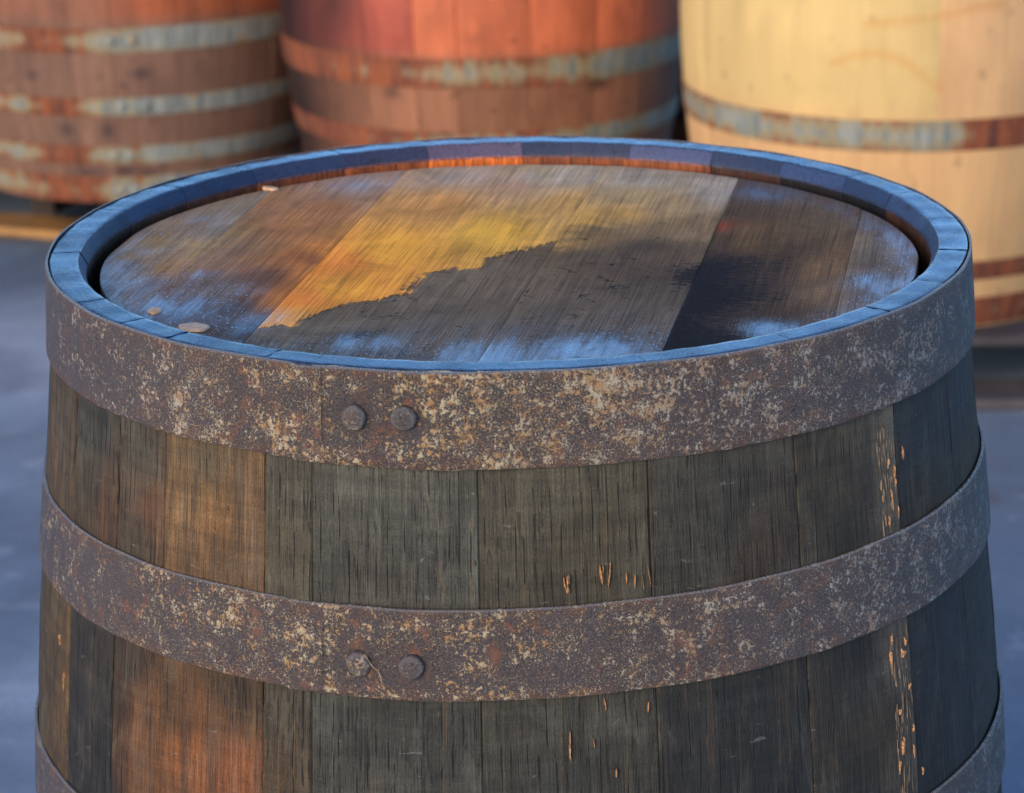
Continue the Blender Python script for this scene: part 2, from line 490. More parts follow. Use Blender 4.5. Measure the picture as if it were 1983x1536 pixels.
# colour control points on the outer face: (angle, height below the rim, r, g, b)
TONE = {
 0: [(-70, .08, 78, 70, 54), (-73, .09, 100, 76, 46), (-68, .22, 84, 70, 44), (-72, .25, 78, 62, 40), (-64, .24, 96, 76, 46)],
 1: [(-57, .07, 66, 67, 60), (-57, .10, 74, 66, 50), (-54, .11, 88, 66, 44), (-57, .20, 56, 52, 44), (-57, .25, 46, 44, 40), (-57, .29, 40, 40, 38)],
 2: [(-47, .07, 76, 74, 64), (-47, .085, 84, 72, 54), (-45, .10, 104, 74, 50), (-47, .118, 74, 66, 52), (-48, .19, 66, 56, 42), (-50, .22, 66, 52, 36), (-45, .225, 116, 80, 46), (-46, .27, 112, 76, 44), (-50, .28, 54, 46, 36)],
 3: [(-36, .065, 92, 82, 62), (-38, .085, 134, 108, 72), (-35, .095, 142, 108, 68), (-31, .10, 118, 92, 62), (-33, .115, 92, 74, 50), (-35, .175, 66, 58, 44), (-31, .19, 72, 60, 42), (-37, .20, 104, 74, 42), (-41, .21, 84, 64, 40),
     (-38, .235, 138, 88, 48), (-31, .24, 128, 80, 46), (-35, .265, 130, 84, 50), (-41, .26, 112, 78, 48), (-30, .28, 120, 78, 48), (-33, .285, 126, 80, 48)],
 4: [(-25, .07, 86, 84, 72), (-25, .10, 84, 80, 64), (-25, .19, 74, 70, 58), (-26, .23, 76, 64, 46), (-25, .28, 58, 56, 50)],
 5: [(-14, .07, 84, 86, 78), (-10, .10, 82, 84, 76), (-14, .118, 74, 74, 66), (-12, .19, 60, 62, 57), (-12, .23, 66, 68, 62), (-12, .28, 58, 58, 52)],
 6: [(4, .07, 86, 84, 70), (6, .10, 82, 78, 62), (5, .118, 72, 70, 58), (5, .19, 66, 66, 58), (5, .23, 60, 62, 56), (5, .28, 50, 52, 48)],
 7: [(22, .07, 74, 73, 64), (24, .10, 68, 68, 60), (26, .11, 70, 60, 48), (24, .19, 46, 48, 46), (24, .25, 44, 46, 45)],
 8: [(37, .08, 72, 66, 52), (43, .09, 66, 60, 48), (47, .08, 122, 114, 98), (47, .105, 112, 102, 86), (40, .118, 62, 58, 48), (40, .19, 50, 49, 44), (43.5, .24, 64, 56, 40), (38, .27, 54, 52, 44), (47, .2, 108, 100, 88), (47, .25, 100, 92, 80), (47, .28, 84, 78, 68)],
 9: [(55, .08, 60, 64, 66), (55, .115, 70, 60, 46), (55, .2, 52, 54, 58), (52, .27, 50, 50, 50), (59, .26, 56, 56, 58)],
 10: [(68, .08, 66, 66, 64), (70, .115, 84, 64, 42), (68, .2, 62, 60, 56), (72, .25, 66, 62, 56)],
}
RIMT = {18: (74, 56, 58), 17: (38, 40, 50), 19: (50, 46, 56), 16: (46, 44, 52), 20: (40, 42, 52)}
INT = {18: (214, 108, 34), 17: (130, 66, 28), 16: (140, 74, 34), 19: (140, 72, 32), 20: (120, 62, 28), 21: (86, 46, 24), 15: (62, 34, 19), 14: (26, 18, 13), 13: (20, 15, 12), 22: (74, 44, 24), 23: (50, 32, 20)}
ALB = np.array([0.78, 0.70, 0.60])             # photograph colour -> surface colour

barrel = empty('whisky_barrel', (0, 0, 0), 'dark weathered oak barrel in front with three rusty hoops and a stained wet top', 'barrel')
rs = np.random.RandomState(4)
zs = np.concatenate([np.linspace(0.0, .52, 27), np.linspace(.53, H - .0012, 74)])
STAVES = []
for k in range(len(JO) - 1):
    a0, a1 = R(JO[k]), R(JO[k + 1])
    eg = .0009 / .29
    nin = max(4, int((a1 - a0) / R(1.2)))
    ph = np.concatenate([[a0, a0 + eg * .45, a0 + eg], np.linspace(a0 + 3.0 * eg, a1 - 3.0 * eg, nin), [a1 - eg, a1 - eg * .45, a1]])
    dep = np.concatenate([[.0013, .0006, .00012], np.zeros(nin), [.00012, .0006, .0013]])
    off = rs.uniform(-.00045, .0002)
    top = rs.uniform(-.00012, .00008)
    prof = [(rw(z) + off, z, 0) for z in zs]
    r0 = .28 + off
    no = len(prof)
    for t in (0, .04, .2, .4, .6, .8, .96, 1): prof.append((r0 - .0006 - t * .0169, H + top - (0.0 if 0 < t < 1 else .0003), 1))
    for t in np.linspace(.1, 1, 6): prof.append((r0 - .0175 - t * .0045, H + top - .0004 - t * .0078 * (0.85 + .15 * t), 1))
    for t in np.linspace(.06, 1, 5): prof.append((r0 - .0220 + t * .0016, H + top - .0082 - t * .042, 2))
    for z in np.linspace(H - .06, .0, 24): prof.append((rw(z) - .027, z, 2))
    prof.append((rw(0) + off, 0, 2))
    nv = len(prof)
    V = []; UV = []; A = []; Z = []; kind = []; GL = []
    wob = rs.uniform(0, 6.28, 4)
    for i, p_ in enumerate(ph):
        for j, (r_, z_, kd) in enumerate(prof):
            d = dep[i]
            r2, z2 = r_, z_
            if kd == 0:
                fl = ((p_ - a0) / (a1 - a0) - .5) * 2
                r2 = r_ - d - .22 * r_ * (1 - math.cos((a1 - a0) / 2)) * (1 - fl * fl) + .00018 * math.sin(z_ * 55 + wob[0] + p_ * 9) + .00012 * math.sin(z_ * 131 + wob[1] - p_ * 30)
            elif kd == 1:
                z2 = z_ - d * .09 + .00016 * math.sin(p_ * 60 + wob[2]) + .0001 * math.sin(p_ * 170 + r_ * 600 + wob[3])
            elif j < nv - 1:
                r2 = r_ + d * .5
            V.append((r2 * math.sin(p_), -r2 * math.cos(p_), z2))
            UV.append((p_ * .3, z_ if kd != 1 else H + (.28 - r_)))
            A.append(math.degrees(p_)); Z.append(H - z_); kind.append(kd); GL.append(1.0 if r_ > r0 - .0176 else 0.0)
    A = np.array(A); Z = np.array(Z); kind = np.array(kind)
    if k in TONE:
        t = idw([(a * .005, z, r, g, b) for a, z, r, g, b in TONE[k]], A * .005, Z, 1.0, 1.3)
        t = t * ALB
    else:
        b_ = rs.uniform(.8, 1.15)
        t = np.tile(lin((72 * b_, 68 * b_, 58 * b_)) * ALB, (len(A), 1))
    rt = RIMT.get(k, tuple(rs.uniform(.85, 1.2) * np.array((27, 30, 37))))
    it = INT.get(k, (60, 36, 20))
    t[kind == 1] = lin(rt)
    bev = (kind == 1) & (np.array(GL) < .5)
    t[bev] = lin((np.array(rt) * 1.15 + np.array((10, 20, 38))) * rs.uniform(.7, 1.15))  # blue of the sky light is put into the bevel tone
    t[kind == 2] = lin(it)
    F = grid_faces(len(ph), nv, flip=False)
    fm = []
    for i in range(len(ph) - 1):
        for j in range(nv - 1):
            fm.append(max(prof[j][2], prof[j + 1][2]) if j < no - 1 or j >= no else 1)
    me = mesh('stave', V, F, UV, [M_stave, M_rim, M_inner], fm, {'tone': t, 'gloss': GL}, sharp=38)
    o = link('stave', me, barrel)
    STAVES.append((JO[k], JO[k + 1], o))

# splinters torn up on the staves: angle, depth below rim, width mm, height mm
SPL = [(5.4, -0.1168, 4.4, 8.4), (9.0, -0.113, 2.8, 9.6), (9.9, -0.1133, 1.4, 12.6), (11.7, -0.1156, 2.0, 5.6), (12.6, -0.1178, 2.0, 6.2), (13.5, -0.1194, 1.1, 6.2), (14.2, -0.1162, 1.5, 10.2), (46.9, -0.0857, 2.2, 5.2), (49.9, -0.0837, 2.6, 6.4), (47.9, -0.0917, 2.0, 7.0), (47.2, -0.1071, 4.2, 12.5), (48.2, -0.1154, 1.6, 7.3), (46.4, -0.1182, 2.4, 5.8), (48.0, -0.098, 2.0, 4.1), (45.0, -0.1966, 3.1, 7.4), (47.0, -0.1973, 4.6, 4.2), (47.6, -0.1912, 3.0, 3.6), (47.8, -0.2181, 3.0, 3.0), (45.8, -0.2301, 4.1, 3.0), (48.1, -0.2442, 2.6, 5.5), (45.9, -0.2521, 4.4, 7.9), (47.9, -0.2594, 2.6, 10.4), (45.2, -0.2631, 2.7, 6.7), (49.4, -0.2729, 2.0, 4.9), (45.3, -0.1864, 2.3, 4.7), (-28.35, -0.1876, 1.5, 15.6), (-63.2, -0.2329, 3.0, 10.7), (-34.3, -0.1800, 1.4, 5.5), (-37.0, -0.0806, 1.9, 5.8), (-32.9, -0.087, 1.8, 4.0), (-34.6, -0.1016, 1.8, 3.5), (-65.1, -0.2099, 3.2, 6.2), (5.2, -0.2053, 3.0, 12.7), (7.7, -0.2053, 1.4, 4.0), (9.9, -0.2229, 1.9, 4.1), (9.0, -0.184, 2.2, 4.6), (13.5, -0.188, 1.4, 5.7), (-4.3, -0.104, 1.1, 3.4)]
for a, z, w, h in SPL:
    w *= .00070; h *= .00115
    V = []; F = []
    for q in range(1 + (w > .0014) * 2 + (w > .003) * 2):
        m_ = 5
        ts = np.linspace(-.5, .5, m_ + 2)
        hh = h * (1 if q == 0 else rs.uniform(.3, .8)); w2 = w * (.62 if q == 0 else rs.uniform(.18, .4))
        ox = 0 if q == 0 else rs.uniform(-.55, .55) * w
        oz = 0 if q == 0 else rs.uniform(-.35, .35) * h
        lean = rs.uniform(-.12, .12)
        base = len(V)
        up_ = rs.uniform(.0005, .0013)
        for t in ts:
            ww = w2 * .5 * max(.08, (1 - abs(2 * t) ** 3)) * rs.uniform(.5, 1.15)
            zc = H + z + oz + t * hh + rs.uniform(-.05, .05) * hh
            r_ = float(rw(zc)) - .00035
            for s_, lift in ((-1, -.0008), (-.4, up_ * .6), (.3, up_), (1, -.0008)):
                x = ox + lean * t * hh + s_ * ww + rs.uniform(-.06, .06) * w2
                p_ = R(a) + x / r_
                rr = r_ + lift * (1 if abs(t) < .45 else .4) * (1.3 + t)
                V.append((rr * math.sin(p_), -rr * math.cos(p_), zc))
        F += grid_faces(len(ts), 4, base, flip=True)
    par = next(o for b0, b1, o in STAVES if b0 <= a < b1)
    link('splinter', mesh('splinter', V, F, mats=[M_splint], smooth=False), par)

V = []; F = []
for q in range(150):
    up = q % 5 < 2
    a = rs.uniform(45.1, 48.3); z = H - (rs.uniform(.066, .122) if up else rs.uniform(.186, .287))
    h = rs.uniform(.003, .012); w = rs.uniform(.0004, .0011); base = len(V)
    lean = rs.uniform(-.1, .1); up_ = rs.uniform(.0002, .0008)
    for t in (-.5, -.2, .2, .5):
        r_ = float(rw(z + t * h)) - .0004
        for s_, lift in ((-1, -.0006), (0, up_), (1, -.0006)):
            x = lean * t * h + s_ * w * (1 if abs(t) < .4 else .3)
            p_ = R(a) + x / r_
            V.append(((r_ + lift) * math.sin(p_), -(r_ + lift) * math.cos(p_), z + t * h))
    F += grid_faces(4, 3, base, flip=True)
tf = link('torn_fibres', mesh('torn_fibres', V, F, mats=[M_torn], smooth=False), next(o for b0, b1, o in STAVES if b0 <= 47 < b1))
tf['kind'] = 'stuff'

# hoops ----------------------------------------------------------------
def hoop_mesh(z_top, z_bot, tilt, a_start, a_under, ch_lo=0.0, ch_hi=0.0, spk=None, warm=None, seed=0, t=.0017, rv=()):
    """one riveted strip: starts on top of its own tail at a_start, runs round and ends underneath at a_under"""
    rr = np.random.RandomState(seed)
    fall = R(9)
    A0, A1 = R(a_start), R(a_under) + 2 * math.pi
    tot = A1 - A0
    cols = np.concatenate([np.linspace(0, R(8), 24), np.arange(R(8.8), tot, R(.8)), [tot]])
    rows = np.array([0, .0005, .0014, .006, .014, .024, .034, .044, 1e9])
    wdt = z_top - z_bot
    rows = np.concatenate([[0, .0005, .0014], np.linspace(.004, wdt - .004, 9), [wdt - .0014, wdt - .0005, wdt]])
    lip = np.concatenate([[.0006, .00012, 0], np.zeros(9), [0, .00012, .0006]])
    nr = len(rows)
    rt, rb = float(rw(z_top)), float(rw(z_bot))
    V = []; UV = []; SP = []; WA = []; EG = []; LP = []; SI = []
    ph = rr.uniform(0, 6.28, 6)
    for layer in (0, 1):
        for c in cols:
            for j, q in enumerate(rows):
                cut = 0.0
                if ch_hi and q < ch_hi: cut = (ch_hi - q) * 1.0
                if ch_lo and wdt - q < ch_lo: cut = (ch_lo - (wdt - q)) * 1.6
                cc = max(c, cut / .29)
                a = A0 + cc
                ov = 0.0
                under_rel = R(a_under - a_start)
                if cc < under_rel + fall:
                    x = min(1, max(0, (under_rel + fall - cc) / fall))
                    ov = (t + .0003) * (x * x * (3 - 2 * x))
                ov += .0006 * max(0, 1 - cc / R(1.2))
                r = rt + (rb - rt) * q / wdt + .0005 + ov + (t if layer == 0 else 0) - (lip[j] if layer == 0 else 0)
                if layer == 0: r += .00015 * math.sin(a * 17 + ph[0]) * math.sin(q * 90 + ph[1]) + .00012 * math.sin(a * 43 + ph[2] + q * 70)
                x, y = r * math.sin(a), -r * math.cos(a)
                z = z_top - q + tilt * x + .00025 * math.sin(a * 23 + ph[3]) + (.0012 if cc > tot - R(20) else 0) * -1
                V.append((x, y, z))
                UV.append((a * .3 + seed * 1.7, z))
                d = (math.degrees(a) + 180) % 360 - 180
                EG.append(1.0 if j in (0, nr - 1) or (j == 1 and layer == 0) else 0.0)
                LP.append(1.0 if c == 0 else 0.0)
                SI.append(max(0.0, 1 - min(q, wdt - q) / .009))
                near = 9.0
                for ra, rz in rv: near = min(near, math.hypot((d - ra) * .0051, (H + rz - z + tilt * x) if z > H - .25 else 9))
                kq = min(1, max(0, (near - .008) / .010))
                sv_ = np.interp(d, *spk) if spk else .35
                SP.append(sv_ * kq + .12 * (1 - kq))
                WA.append(np.interp(d, *warm) if warm else .4)
    nc = len(cols)
    F = grid_faces(nc, nr, 0, flip=True) + grid_faces(nc, nr, nc * nr)
    b = nc * nr
    for i in range(nc - 1):
        F.append((i * nr, (i + 1) * nr, b + (i + 1) * nr, b + i * nr))
        j = nr - 1
        F.append((i * nr + j, b + i * nr + j, b + (i + 1) * nr + j, (i + 1) * nr + j))
    for j in range(nr - 1):
        F.append((j, b + j, b + j + 1, j + 1))
        e = (nc - 1) * nr
        F.append((e + j, e + j + 1, b + e + j + 1, b + e + j))
    return mesh('hoop', V, F, UV, [M_hoop], None, {'speck': SP, 'warm': WA, 'edge': EG, 'gap_shade': LP, 'side': SI}, sharp=42)

def rivet(parent, a, z, r, rad=.0070, hgt=.0040, mat=None, seed=0, spk=.75, warm=.8, name='rivet', cols=24):
    rr = np.random.RandomState(seed)
    prof = [(1.0, -.6), (1.0, .25), (.98, .55), (.90, .80), (.78, .92), (.5, 1.0), (.2, 1.0)]
    if cols < 16: prof = [(1.0, -.6), (1.0, .4), (.8, .9), (.3, 1.0)]
    a = R(a)
    nrm = np.array([math.sin(a), -math.cos(a), 0]); tx = np.array([math.cos(a), math.sin(a), 0]); up = np.array([0, 0, 1.0])
    c = nrm * r + up * z
    V = []; F = []; UV = []
    ph = rr.uniform(0, 6.28, 3)
    for i in range(cols):
        t = 2 * math.pi * i / cols
        rad2 = rad * (1 + .035 * math.sin(2 * t + ph[0]) + .02 * math.sin(5 * t + ph[1]))
        for q, h in prof:
            p_ = c + (tx * math.cos(t) + up * math.sin(t)) * rad2 * q + nrm * hgt * (h + .06 * math.sin(3 * t + ph[2]) * q)
            V.append(p_); UV.append((a * .3 + q * rad * math.cos(t) + seed, z + q * rad * math.sin(t)))
    F = grid_faces(cols, len(prof), wrap=True)
    V.append(c + nrm * hgt); UV.append((a * .3 + seed, z))
    for i in range(cols):
        F.append((i * len(prof) + len(prof) - 1, ((i + 1) % cols) * len(prof) + len(prof) - 1, len(V) - 1))
    at = {'speck': np.full(len(V), spk), 'warm': np.full(len(V), warm), 'edge': np.array([.7 if i % len(prof) in (2, 3, 4) else .15 for i in range(len(V))]), 'gap_shade': np.array([1.0 if i % len(prof) == 0 and i < len(V) - 1 else 0.0 for i in range(len(V))])} if mat is None else {'rust': np.full(len(V), .3), 'edge': np.zeros(len(V))}  # foot ring marked for the painted contact shade
    return link(name, mesh('rivet', V, F, UV, [mat or M_hoop], None, at, sharp=50), parent)

spk1 = ([-90, -62, -48, -41, -36, -31, -27, -22, -19, -13, -8, -2, 8, 16.5, 17.5, 22, 27, 34, 44, 55, 75, 90],
        [.12, .20, .38, .72, .82, .50, .62, .82, .55, .62, .80, .82, .86, .88, .42, .50, .62, .68, .66, .60, .52, .4])
wrm1 = ([-90, -55, -40, -30, -10, 8, 20, 40, 90], [.25, .4, .65, .85, 1.0, .85, .55, .35, .15])
spk2 = ([-90, -60, -50, -40, -25, -10, 5, 20, 32, 45, 60, 90], [.2, .38, .42, .50, .64, .56, .60, .54, .54, .62, .60, .5])
wrm2 = ([-90, -60, -40, -20, 0, 15, 30, 50, 90], [.6, .75, .85, .95, .95, .75, .45, .25, .15])
HP = [(H + .0003, H - .0522, -.0010, -20.6, -4.6, .010, 0, spk1, wrm1, 1),
      (H - .1279, H - .1779, .0113, -20.5, -5.0, 0, .011, spk2, wrm2, 2),
      (H - .2903, H - .3353, .0088, -20.0, -4.0, 0, .010, spk2, wrm2, 3),
      (.3353, .2903, 0, -20.0, -4.0, 0, .010, None, None, 4),
      (.1779, .1279, 0, -20.0, -4.0, .010, 0, None, None, 5),
      (.0522, .0006, 0, -20.0, -4.0, .010, 0, None, None, 6)]
RV = {1: [(-16.8, -.0255), (-11.4, -.0245)], 2: [(-16.5, -.1590), (-10.9, -.1590)], 3: [(-16.3, -.313), (-10.9, -.313)],
      4: [(-16.3, -.572), (-10.9, -.572)], 5: [(-16.3, -.732), (-10.9, -.732)], 6: [(-16.3, -.858), (-10.9, -.858)]}
for zt, zb, ti, a_s, a_u, cl, ch, sk, wm, sd in HP:
    ho = link('hoop', hoop_mesh(zt, zb, ti, a_s, a_u, cl, ch, sk, wm, sd, rv=RV[sd]), barrel)
    for i, (a, z) in enumerate(RV[sd]):
        zz = H + z
        r_ = float(rw(zt) + (rw(zb) - rw(zt)) * (zt - zz) / (zt - zb)) + .0005 + .0017 * 2 + .0003
        rivet(ho, a, zz + (ti * r_ * math.sin(R(a))), r_ - .0002, seed=sd * 10 + i, spk=.62 if i == 0 else .3)

# head boards ------------------------------------------------------------
LA = R(10.7)
cA, sA = math.cos(LA), math.sin(LA)
HR = .2506; HZ = H - .0122
LJ = [-HR, -.1925, -.1135, .0241, .1199, .2085, HR]
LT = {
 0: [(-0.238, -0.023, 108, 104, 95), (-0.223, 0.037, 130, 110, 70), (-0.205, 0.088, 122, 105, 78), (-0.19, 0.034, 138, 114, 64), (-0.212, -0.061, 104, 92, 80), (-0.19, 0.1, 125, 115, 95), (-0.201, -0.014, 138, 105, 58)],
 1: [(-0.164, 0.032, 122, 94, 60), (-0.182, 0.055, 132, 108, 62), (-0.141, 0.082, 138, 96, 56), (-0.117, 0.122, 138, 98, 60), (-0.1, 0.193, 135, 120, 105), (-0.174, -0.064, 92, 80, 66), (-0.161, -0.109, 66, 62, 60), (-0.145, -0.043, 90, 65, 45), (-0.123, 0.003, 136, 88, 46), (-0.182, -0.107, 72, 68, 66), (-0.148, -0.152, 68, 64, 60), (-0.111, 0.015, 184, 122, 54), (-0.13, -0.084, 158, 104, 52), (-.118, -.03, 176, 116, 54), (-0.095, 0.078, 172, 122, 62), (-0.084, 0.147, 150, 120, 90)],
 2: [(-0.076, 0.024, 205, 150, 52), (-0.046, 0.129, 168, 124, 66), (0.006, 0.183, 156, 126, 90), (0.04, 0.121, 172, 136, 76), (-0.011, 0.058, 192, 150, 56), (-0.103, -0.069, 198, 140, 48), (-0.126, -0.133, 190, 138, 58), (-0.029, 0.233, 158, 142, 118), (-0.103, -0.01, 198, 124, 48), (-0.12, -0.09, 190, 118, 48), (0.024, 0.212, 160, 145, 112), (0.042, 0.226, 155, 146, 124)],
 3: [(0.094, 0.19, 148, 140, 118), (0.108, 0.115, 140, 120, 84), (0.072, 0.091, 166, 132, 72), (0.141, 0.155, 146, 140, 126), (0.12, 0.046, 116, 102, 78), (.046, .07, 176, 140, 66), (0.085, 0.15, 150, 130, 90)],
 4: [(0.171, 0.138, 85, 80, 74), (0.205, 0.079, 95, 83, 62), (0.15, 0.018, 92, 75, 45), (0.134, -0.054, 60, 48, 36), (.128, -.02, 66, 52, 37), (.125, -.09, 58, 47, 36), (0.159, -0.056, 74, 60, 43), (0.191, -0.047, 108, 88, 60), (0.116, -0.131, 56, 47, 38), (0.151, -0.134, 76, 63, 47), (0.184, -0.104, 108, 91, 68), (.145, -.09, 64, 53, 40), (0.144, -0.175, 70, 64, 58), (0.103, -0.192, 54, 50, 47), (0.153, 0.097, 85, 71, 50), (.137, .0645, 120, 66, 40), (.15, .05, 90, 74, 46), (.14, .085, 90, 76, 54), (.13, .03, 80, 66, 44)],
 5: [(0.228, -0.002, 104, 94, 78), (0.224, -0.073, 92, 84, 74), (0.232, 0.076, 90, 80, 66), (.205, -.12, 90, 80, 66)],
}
LD = [(-0.09, -0.13, 102, 96, 82), (-0.05, -0.10, 98, 92, 80), (-0.03, -0.06, 106, 98, 82), (-0.04, -0.17, 88, 84, 76), (-0.083, -0.178, 80, 78, 74), (0.052, -0.011, 88, 78, 62), (0.085, 0.011, 74, 65, 52),
      (0.033, -0.125, 92, 85, 74), (0.062, -0.148, 88, 83, 75), (0.046, -0.197, 80, 76, 72), (0.018, -0.165, 84, 80, 74), (0.083, -0.085, 86, 79, 68),
      (0.12, .046, 132, 114, 86), (.085, .05, 118, 102, 74), (.05, .03, 112, 94, 64), (.10, .08, 130, 112, 80), (.015, -.06, 96, 87, 71), (.07, -.04, 78, 69, 55), (-.01, -.12, 96, 89, 76), (.1, -.13, 90, 84, 75), (.09, -.05, 76, 67, 55), (.10, -.105, 84, 77, 67), (.118, -.015, 92, 80, 62), (.105, -.02, 84, 74, 58)]
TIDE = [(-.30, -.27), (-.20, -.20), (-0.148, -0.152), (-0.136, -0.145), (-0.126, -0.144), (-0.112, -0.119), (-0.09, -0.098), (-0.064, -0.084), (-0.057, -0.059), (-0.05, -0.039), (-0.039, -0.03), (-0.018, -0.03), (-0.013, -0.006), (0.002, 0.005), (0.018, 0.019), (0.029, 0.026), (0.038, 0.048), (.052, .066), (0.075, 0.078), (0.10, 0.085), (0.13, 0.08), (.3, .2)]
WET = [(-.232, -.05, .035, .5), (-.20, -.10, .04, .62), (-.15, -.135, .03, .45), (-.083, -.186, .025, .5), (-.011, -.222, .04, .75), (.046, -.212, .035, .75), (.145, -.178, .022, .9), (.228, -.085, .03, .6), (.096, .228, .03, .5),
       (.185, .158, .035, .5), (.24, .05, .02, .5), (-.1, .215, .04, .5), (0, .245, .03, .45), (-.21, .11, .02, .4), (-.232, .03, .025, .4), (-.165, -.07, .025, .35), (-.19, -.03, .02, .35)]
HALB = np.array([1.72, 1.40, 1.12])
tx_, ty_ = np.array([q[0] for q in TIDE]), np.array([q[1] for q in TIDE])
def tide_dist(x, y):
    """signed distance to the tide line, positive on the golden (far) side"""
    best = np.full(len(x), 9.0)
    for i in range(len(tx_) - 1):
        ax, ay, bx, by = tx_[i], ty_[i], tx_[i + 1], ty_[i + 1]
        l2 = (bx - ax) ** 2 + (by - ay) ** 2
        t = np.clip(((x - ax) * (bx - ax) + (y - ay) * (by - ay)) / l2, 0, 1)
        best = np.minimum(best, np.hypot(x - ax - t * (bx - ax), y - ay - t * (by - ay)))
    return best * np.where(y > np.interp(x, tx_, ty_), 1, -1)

BOARDS = []
for k in range(len(LJ) - 1):
    s0, s1 = LJ[k] + (.00003 if k else .0008), LJ[k + 1] - (.00003 if k < len(LJ) - 2 else .0008)
    ns = max(10, int((s1 - s0) / .0022))
    ss = np.concatenate([[s0, s0 + .0004, s0 + .001], np.linspace(s0 + .0025, s1 - .0025, ns), [s1 - .001, s1 - .0004, s1]])
    sd = np.concatenate([[.00045, .0002, .00005], np.zeros(ns), [.00005, .0002, .00045]])
    tt = np.concatenate([[-1.0, -.996, -.990], np.linspace(-.98, .98, 190), [.990, .996, 1.0]])
    td = np.concatenate([[.0022, .0008, .0002], np.zeros(190), [.0002, .0008, .0022]])
    V = []; UV = []
    rk = np.random.RandomState(50 + k); ph = rk.uniform(0, 6.28, 4); off = rk.uniform(-.00035, .00025)
    for i, s_ in enumerate(ss):
        chd = math.sqrt(max(HR * HR - s_ * s_, 1e-8))
        for j, t_ in enumerate(tt):
            y_ = t_ * chd
            x, y = s_ * cA + y_ * sA, -s_ * sA + y_ * cA
            z = HZ + off - sd[i] - td[j] + .00025 * math.sin(y_ * 21 + ph[0] + s_ * 11) + .00015 * math.sin(s_ * 120 + ph[1])
            V.append((x, y, z)); UV.append((s_, y_))
    nb = len(V)
    P = np.array(V)
    F = grid_faces(len(ss), len(tt))
    # underside and edges
    for i, s_ in ((0, ss[0]), (len(ss) - 1, ss[-1])):
        pass
    bnd = [i * len(tt) for i in range(len(ss))] + [(len(ss) - 1) * len(tt) + j for j in range(1, len(tt))] + \
          [i * len(tt) + len(tt) - 1 for i in range(len(ss) - 2, -1, -1)] + [j for j in range(len(tt) - 2, 0, -1)]
    for q in bnd:
        V.append((V[q][0], V[q][1], HZ - .02)); UV.append(UV[q])
    for i in range(len(bnd)):
        i2 = (i + 1) % len(bnd)
        F.append((bnd[i2], bnd[i], nb + i, nb + i2))
    F.append(tuple(nb + i for i in range(len(bnd))))
    P = np.array(V); x, y = P[:, 0], P[:, 1]
    # stretch the blending along the grain
    def rot(pts): return [(a * cA - b * sA, a * sA + b * cA, r, g, bl) for a, b, r, g, bl in pts]
    sx_, sy_ = x * cA - y * sA, x * sA + y * cA
    tone = idw(rot(LT[k]), sx_, sy_, .8, 1.4) * HALB * (.82 if k == 4 else 1.0)
    dark = idw(rot(LD), sx_, sy_, .9, 1.3) * HALB * np.array([.90, .87, .78])
    blk = np.zeros(len(x))
    if k == 3:
        blk = .95 * np.exp(-((sx_ - .118) / .016) ** 2 - ((sy_ + .035) / .030) ** 2)
    if k == 4:      # soaked black along the seam, brown beyond
        tt_ = np.clip((sx_ - .1199 - .012 * np.sin(sy_ * 60) - .008 * np.sin(sy_ * 23 + 1)) / .085, 0, 1)
        bk = (1 - tt_ * tt_ * (3 - 2 * tt_)) * np.clip((.035 - sy_) / .05, 0, 1)
        blk = bk
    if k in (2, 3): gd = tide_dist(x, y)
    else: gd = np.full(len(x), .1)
    wet = np.full(len(x), .04)
    for wx, wy, wr, wa in WET: wet = np.maximum(wet, wa * np.exp(-((x - wx) ** 2 + (y - wy) ** 2) / (wr * wr) * .9))
    wet = np.maximum(wet, .50 * np.clip((np.hypot(x, y) - .212) / .04, 0, 1))
    wet = np.maximum(wet, .30 * np.clip((y - .13) / .09, 0, 1))
    wet = np.maximum(wet, .22 * np.clip((-x - .11) / .08, 0, 1))
    if k != 4: wet = np.maximum(wet, .24 * np.clip((-y - .10) / .09, 0, 1))
    else: wet *= 1 - .85 * np.clip(blk * 1.3, 0, 1)
    rip = np.full(len(x), 1.0 if k == 4 else .12)
    me = mesh('head_board', V, F, UV, [M_head], None, {'tone': tone, 'dark': dark, 'gold': gd, 'wet': wet, 'ripple': rip, 'blk': blk, 'soft': np.full(len(x), .0042 if k == 2 else .026)}, sharp=45)
    BOARDS.append((s0, s1, link('head_board', me, barrel)))

for (px, py, ra, rb, an) in ((-.1795, -.1452, .0078, .0092, .4), (-.206, -.1085, .0040, .0060, .2), (-.1621, .1903, .0036, .006, .9)):
    V = [(px, py, HZ + .0009)]; F = []
    m_ = 22
    for i in range(m_):
        t = 2 * math.pi * i / m_
        q = 1 + .10 * math.sin(2 * t + px * 90) + .06 * math.sin(5 * t + py * 70)
        ex, ey = ra * q * math.cos(t), rb * q * math.sin(t)
        dx, dy = ex * math.cos(an) - ey * math.sin(an), ex * math.sin(an) + ey * math.cos(an)
        V.append((px + dx * .8, py + dy * .8, HZ + .0009)); V.append((px + dx, py + dy, HZ + .0006)); V.append((px + dx * 1.02, py + dy * 1.02, HZ - .001))
    for i in range(m_):
        a_, b_ = 1 + i * 3, 1 + ((i + 1) % m_) * 3
        F += [(0, a_, b_), (a_, a_ + 1, b_ + 1, b_), (a_ + 1, a_ + 2, b_ + 2, b_ + 1)]
    s_ = px * cA - py * sA
    par = next(o for b0, b1, o in BOARDS if b0 <= s_ <= b1)
    link('wood_plug', mesh('wood_plug', V, F, mats=[M_plug]), par)

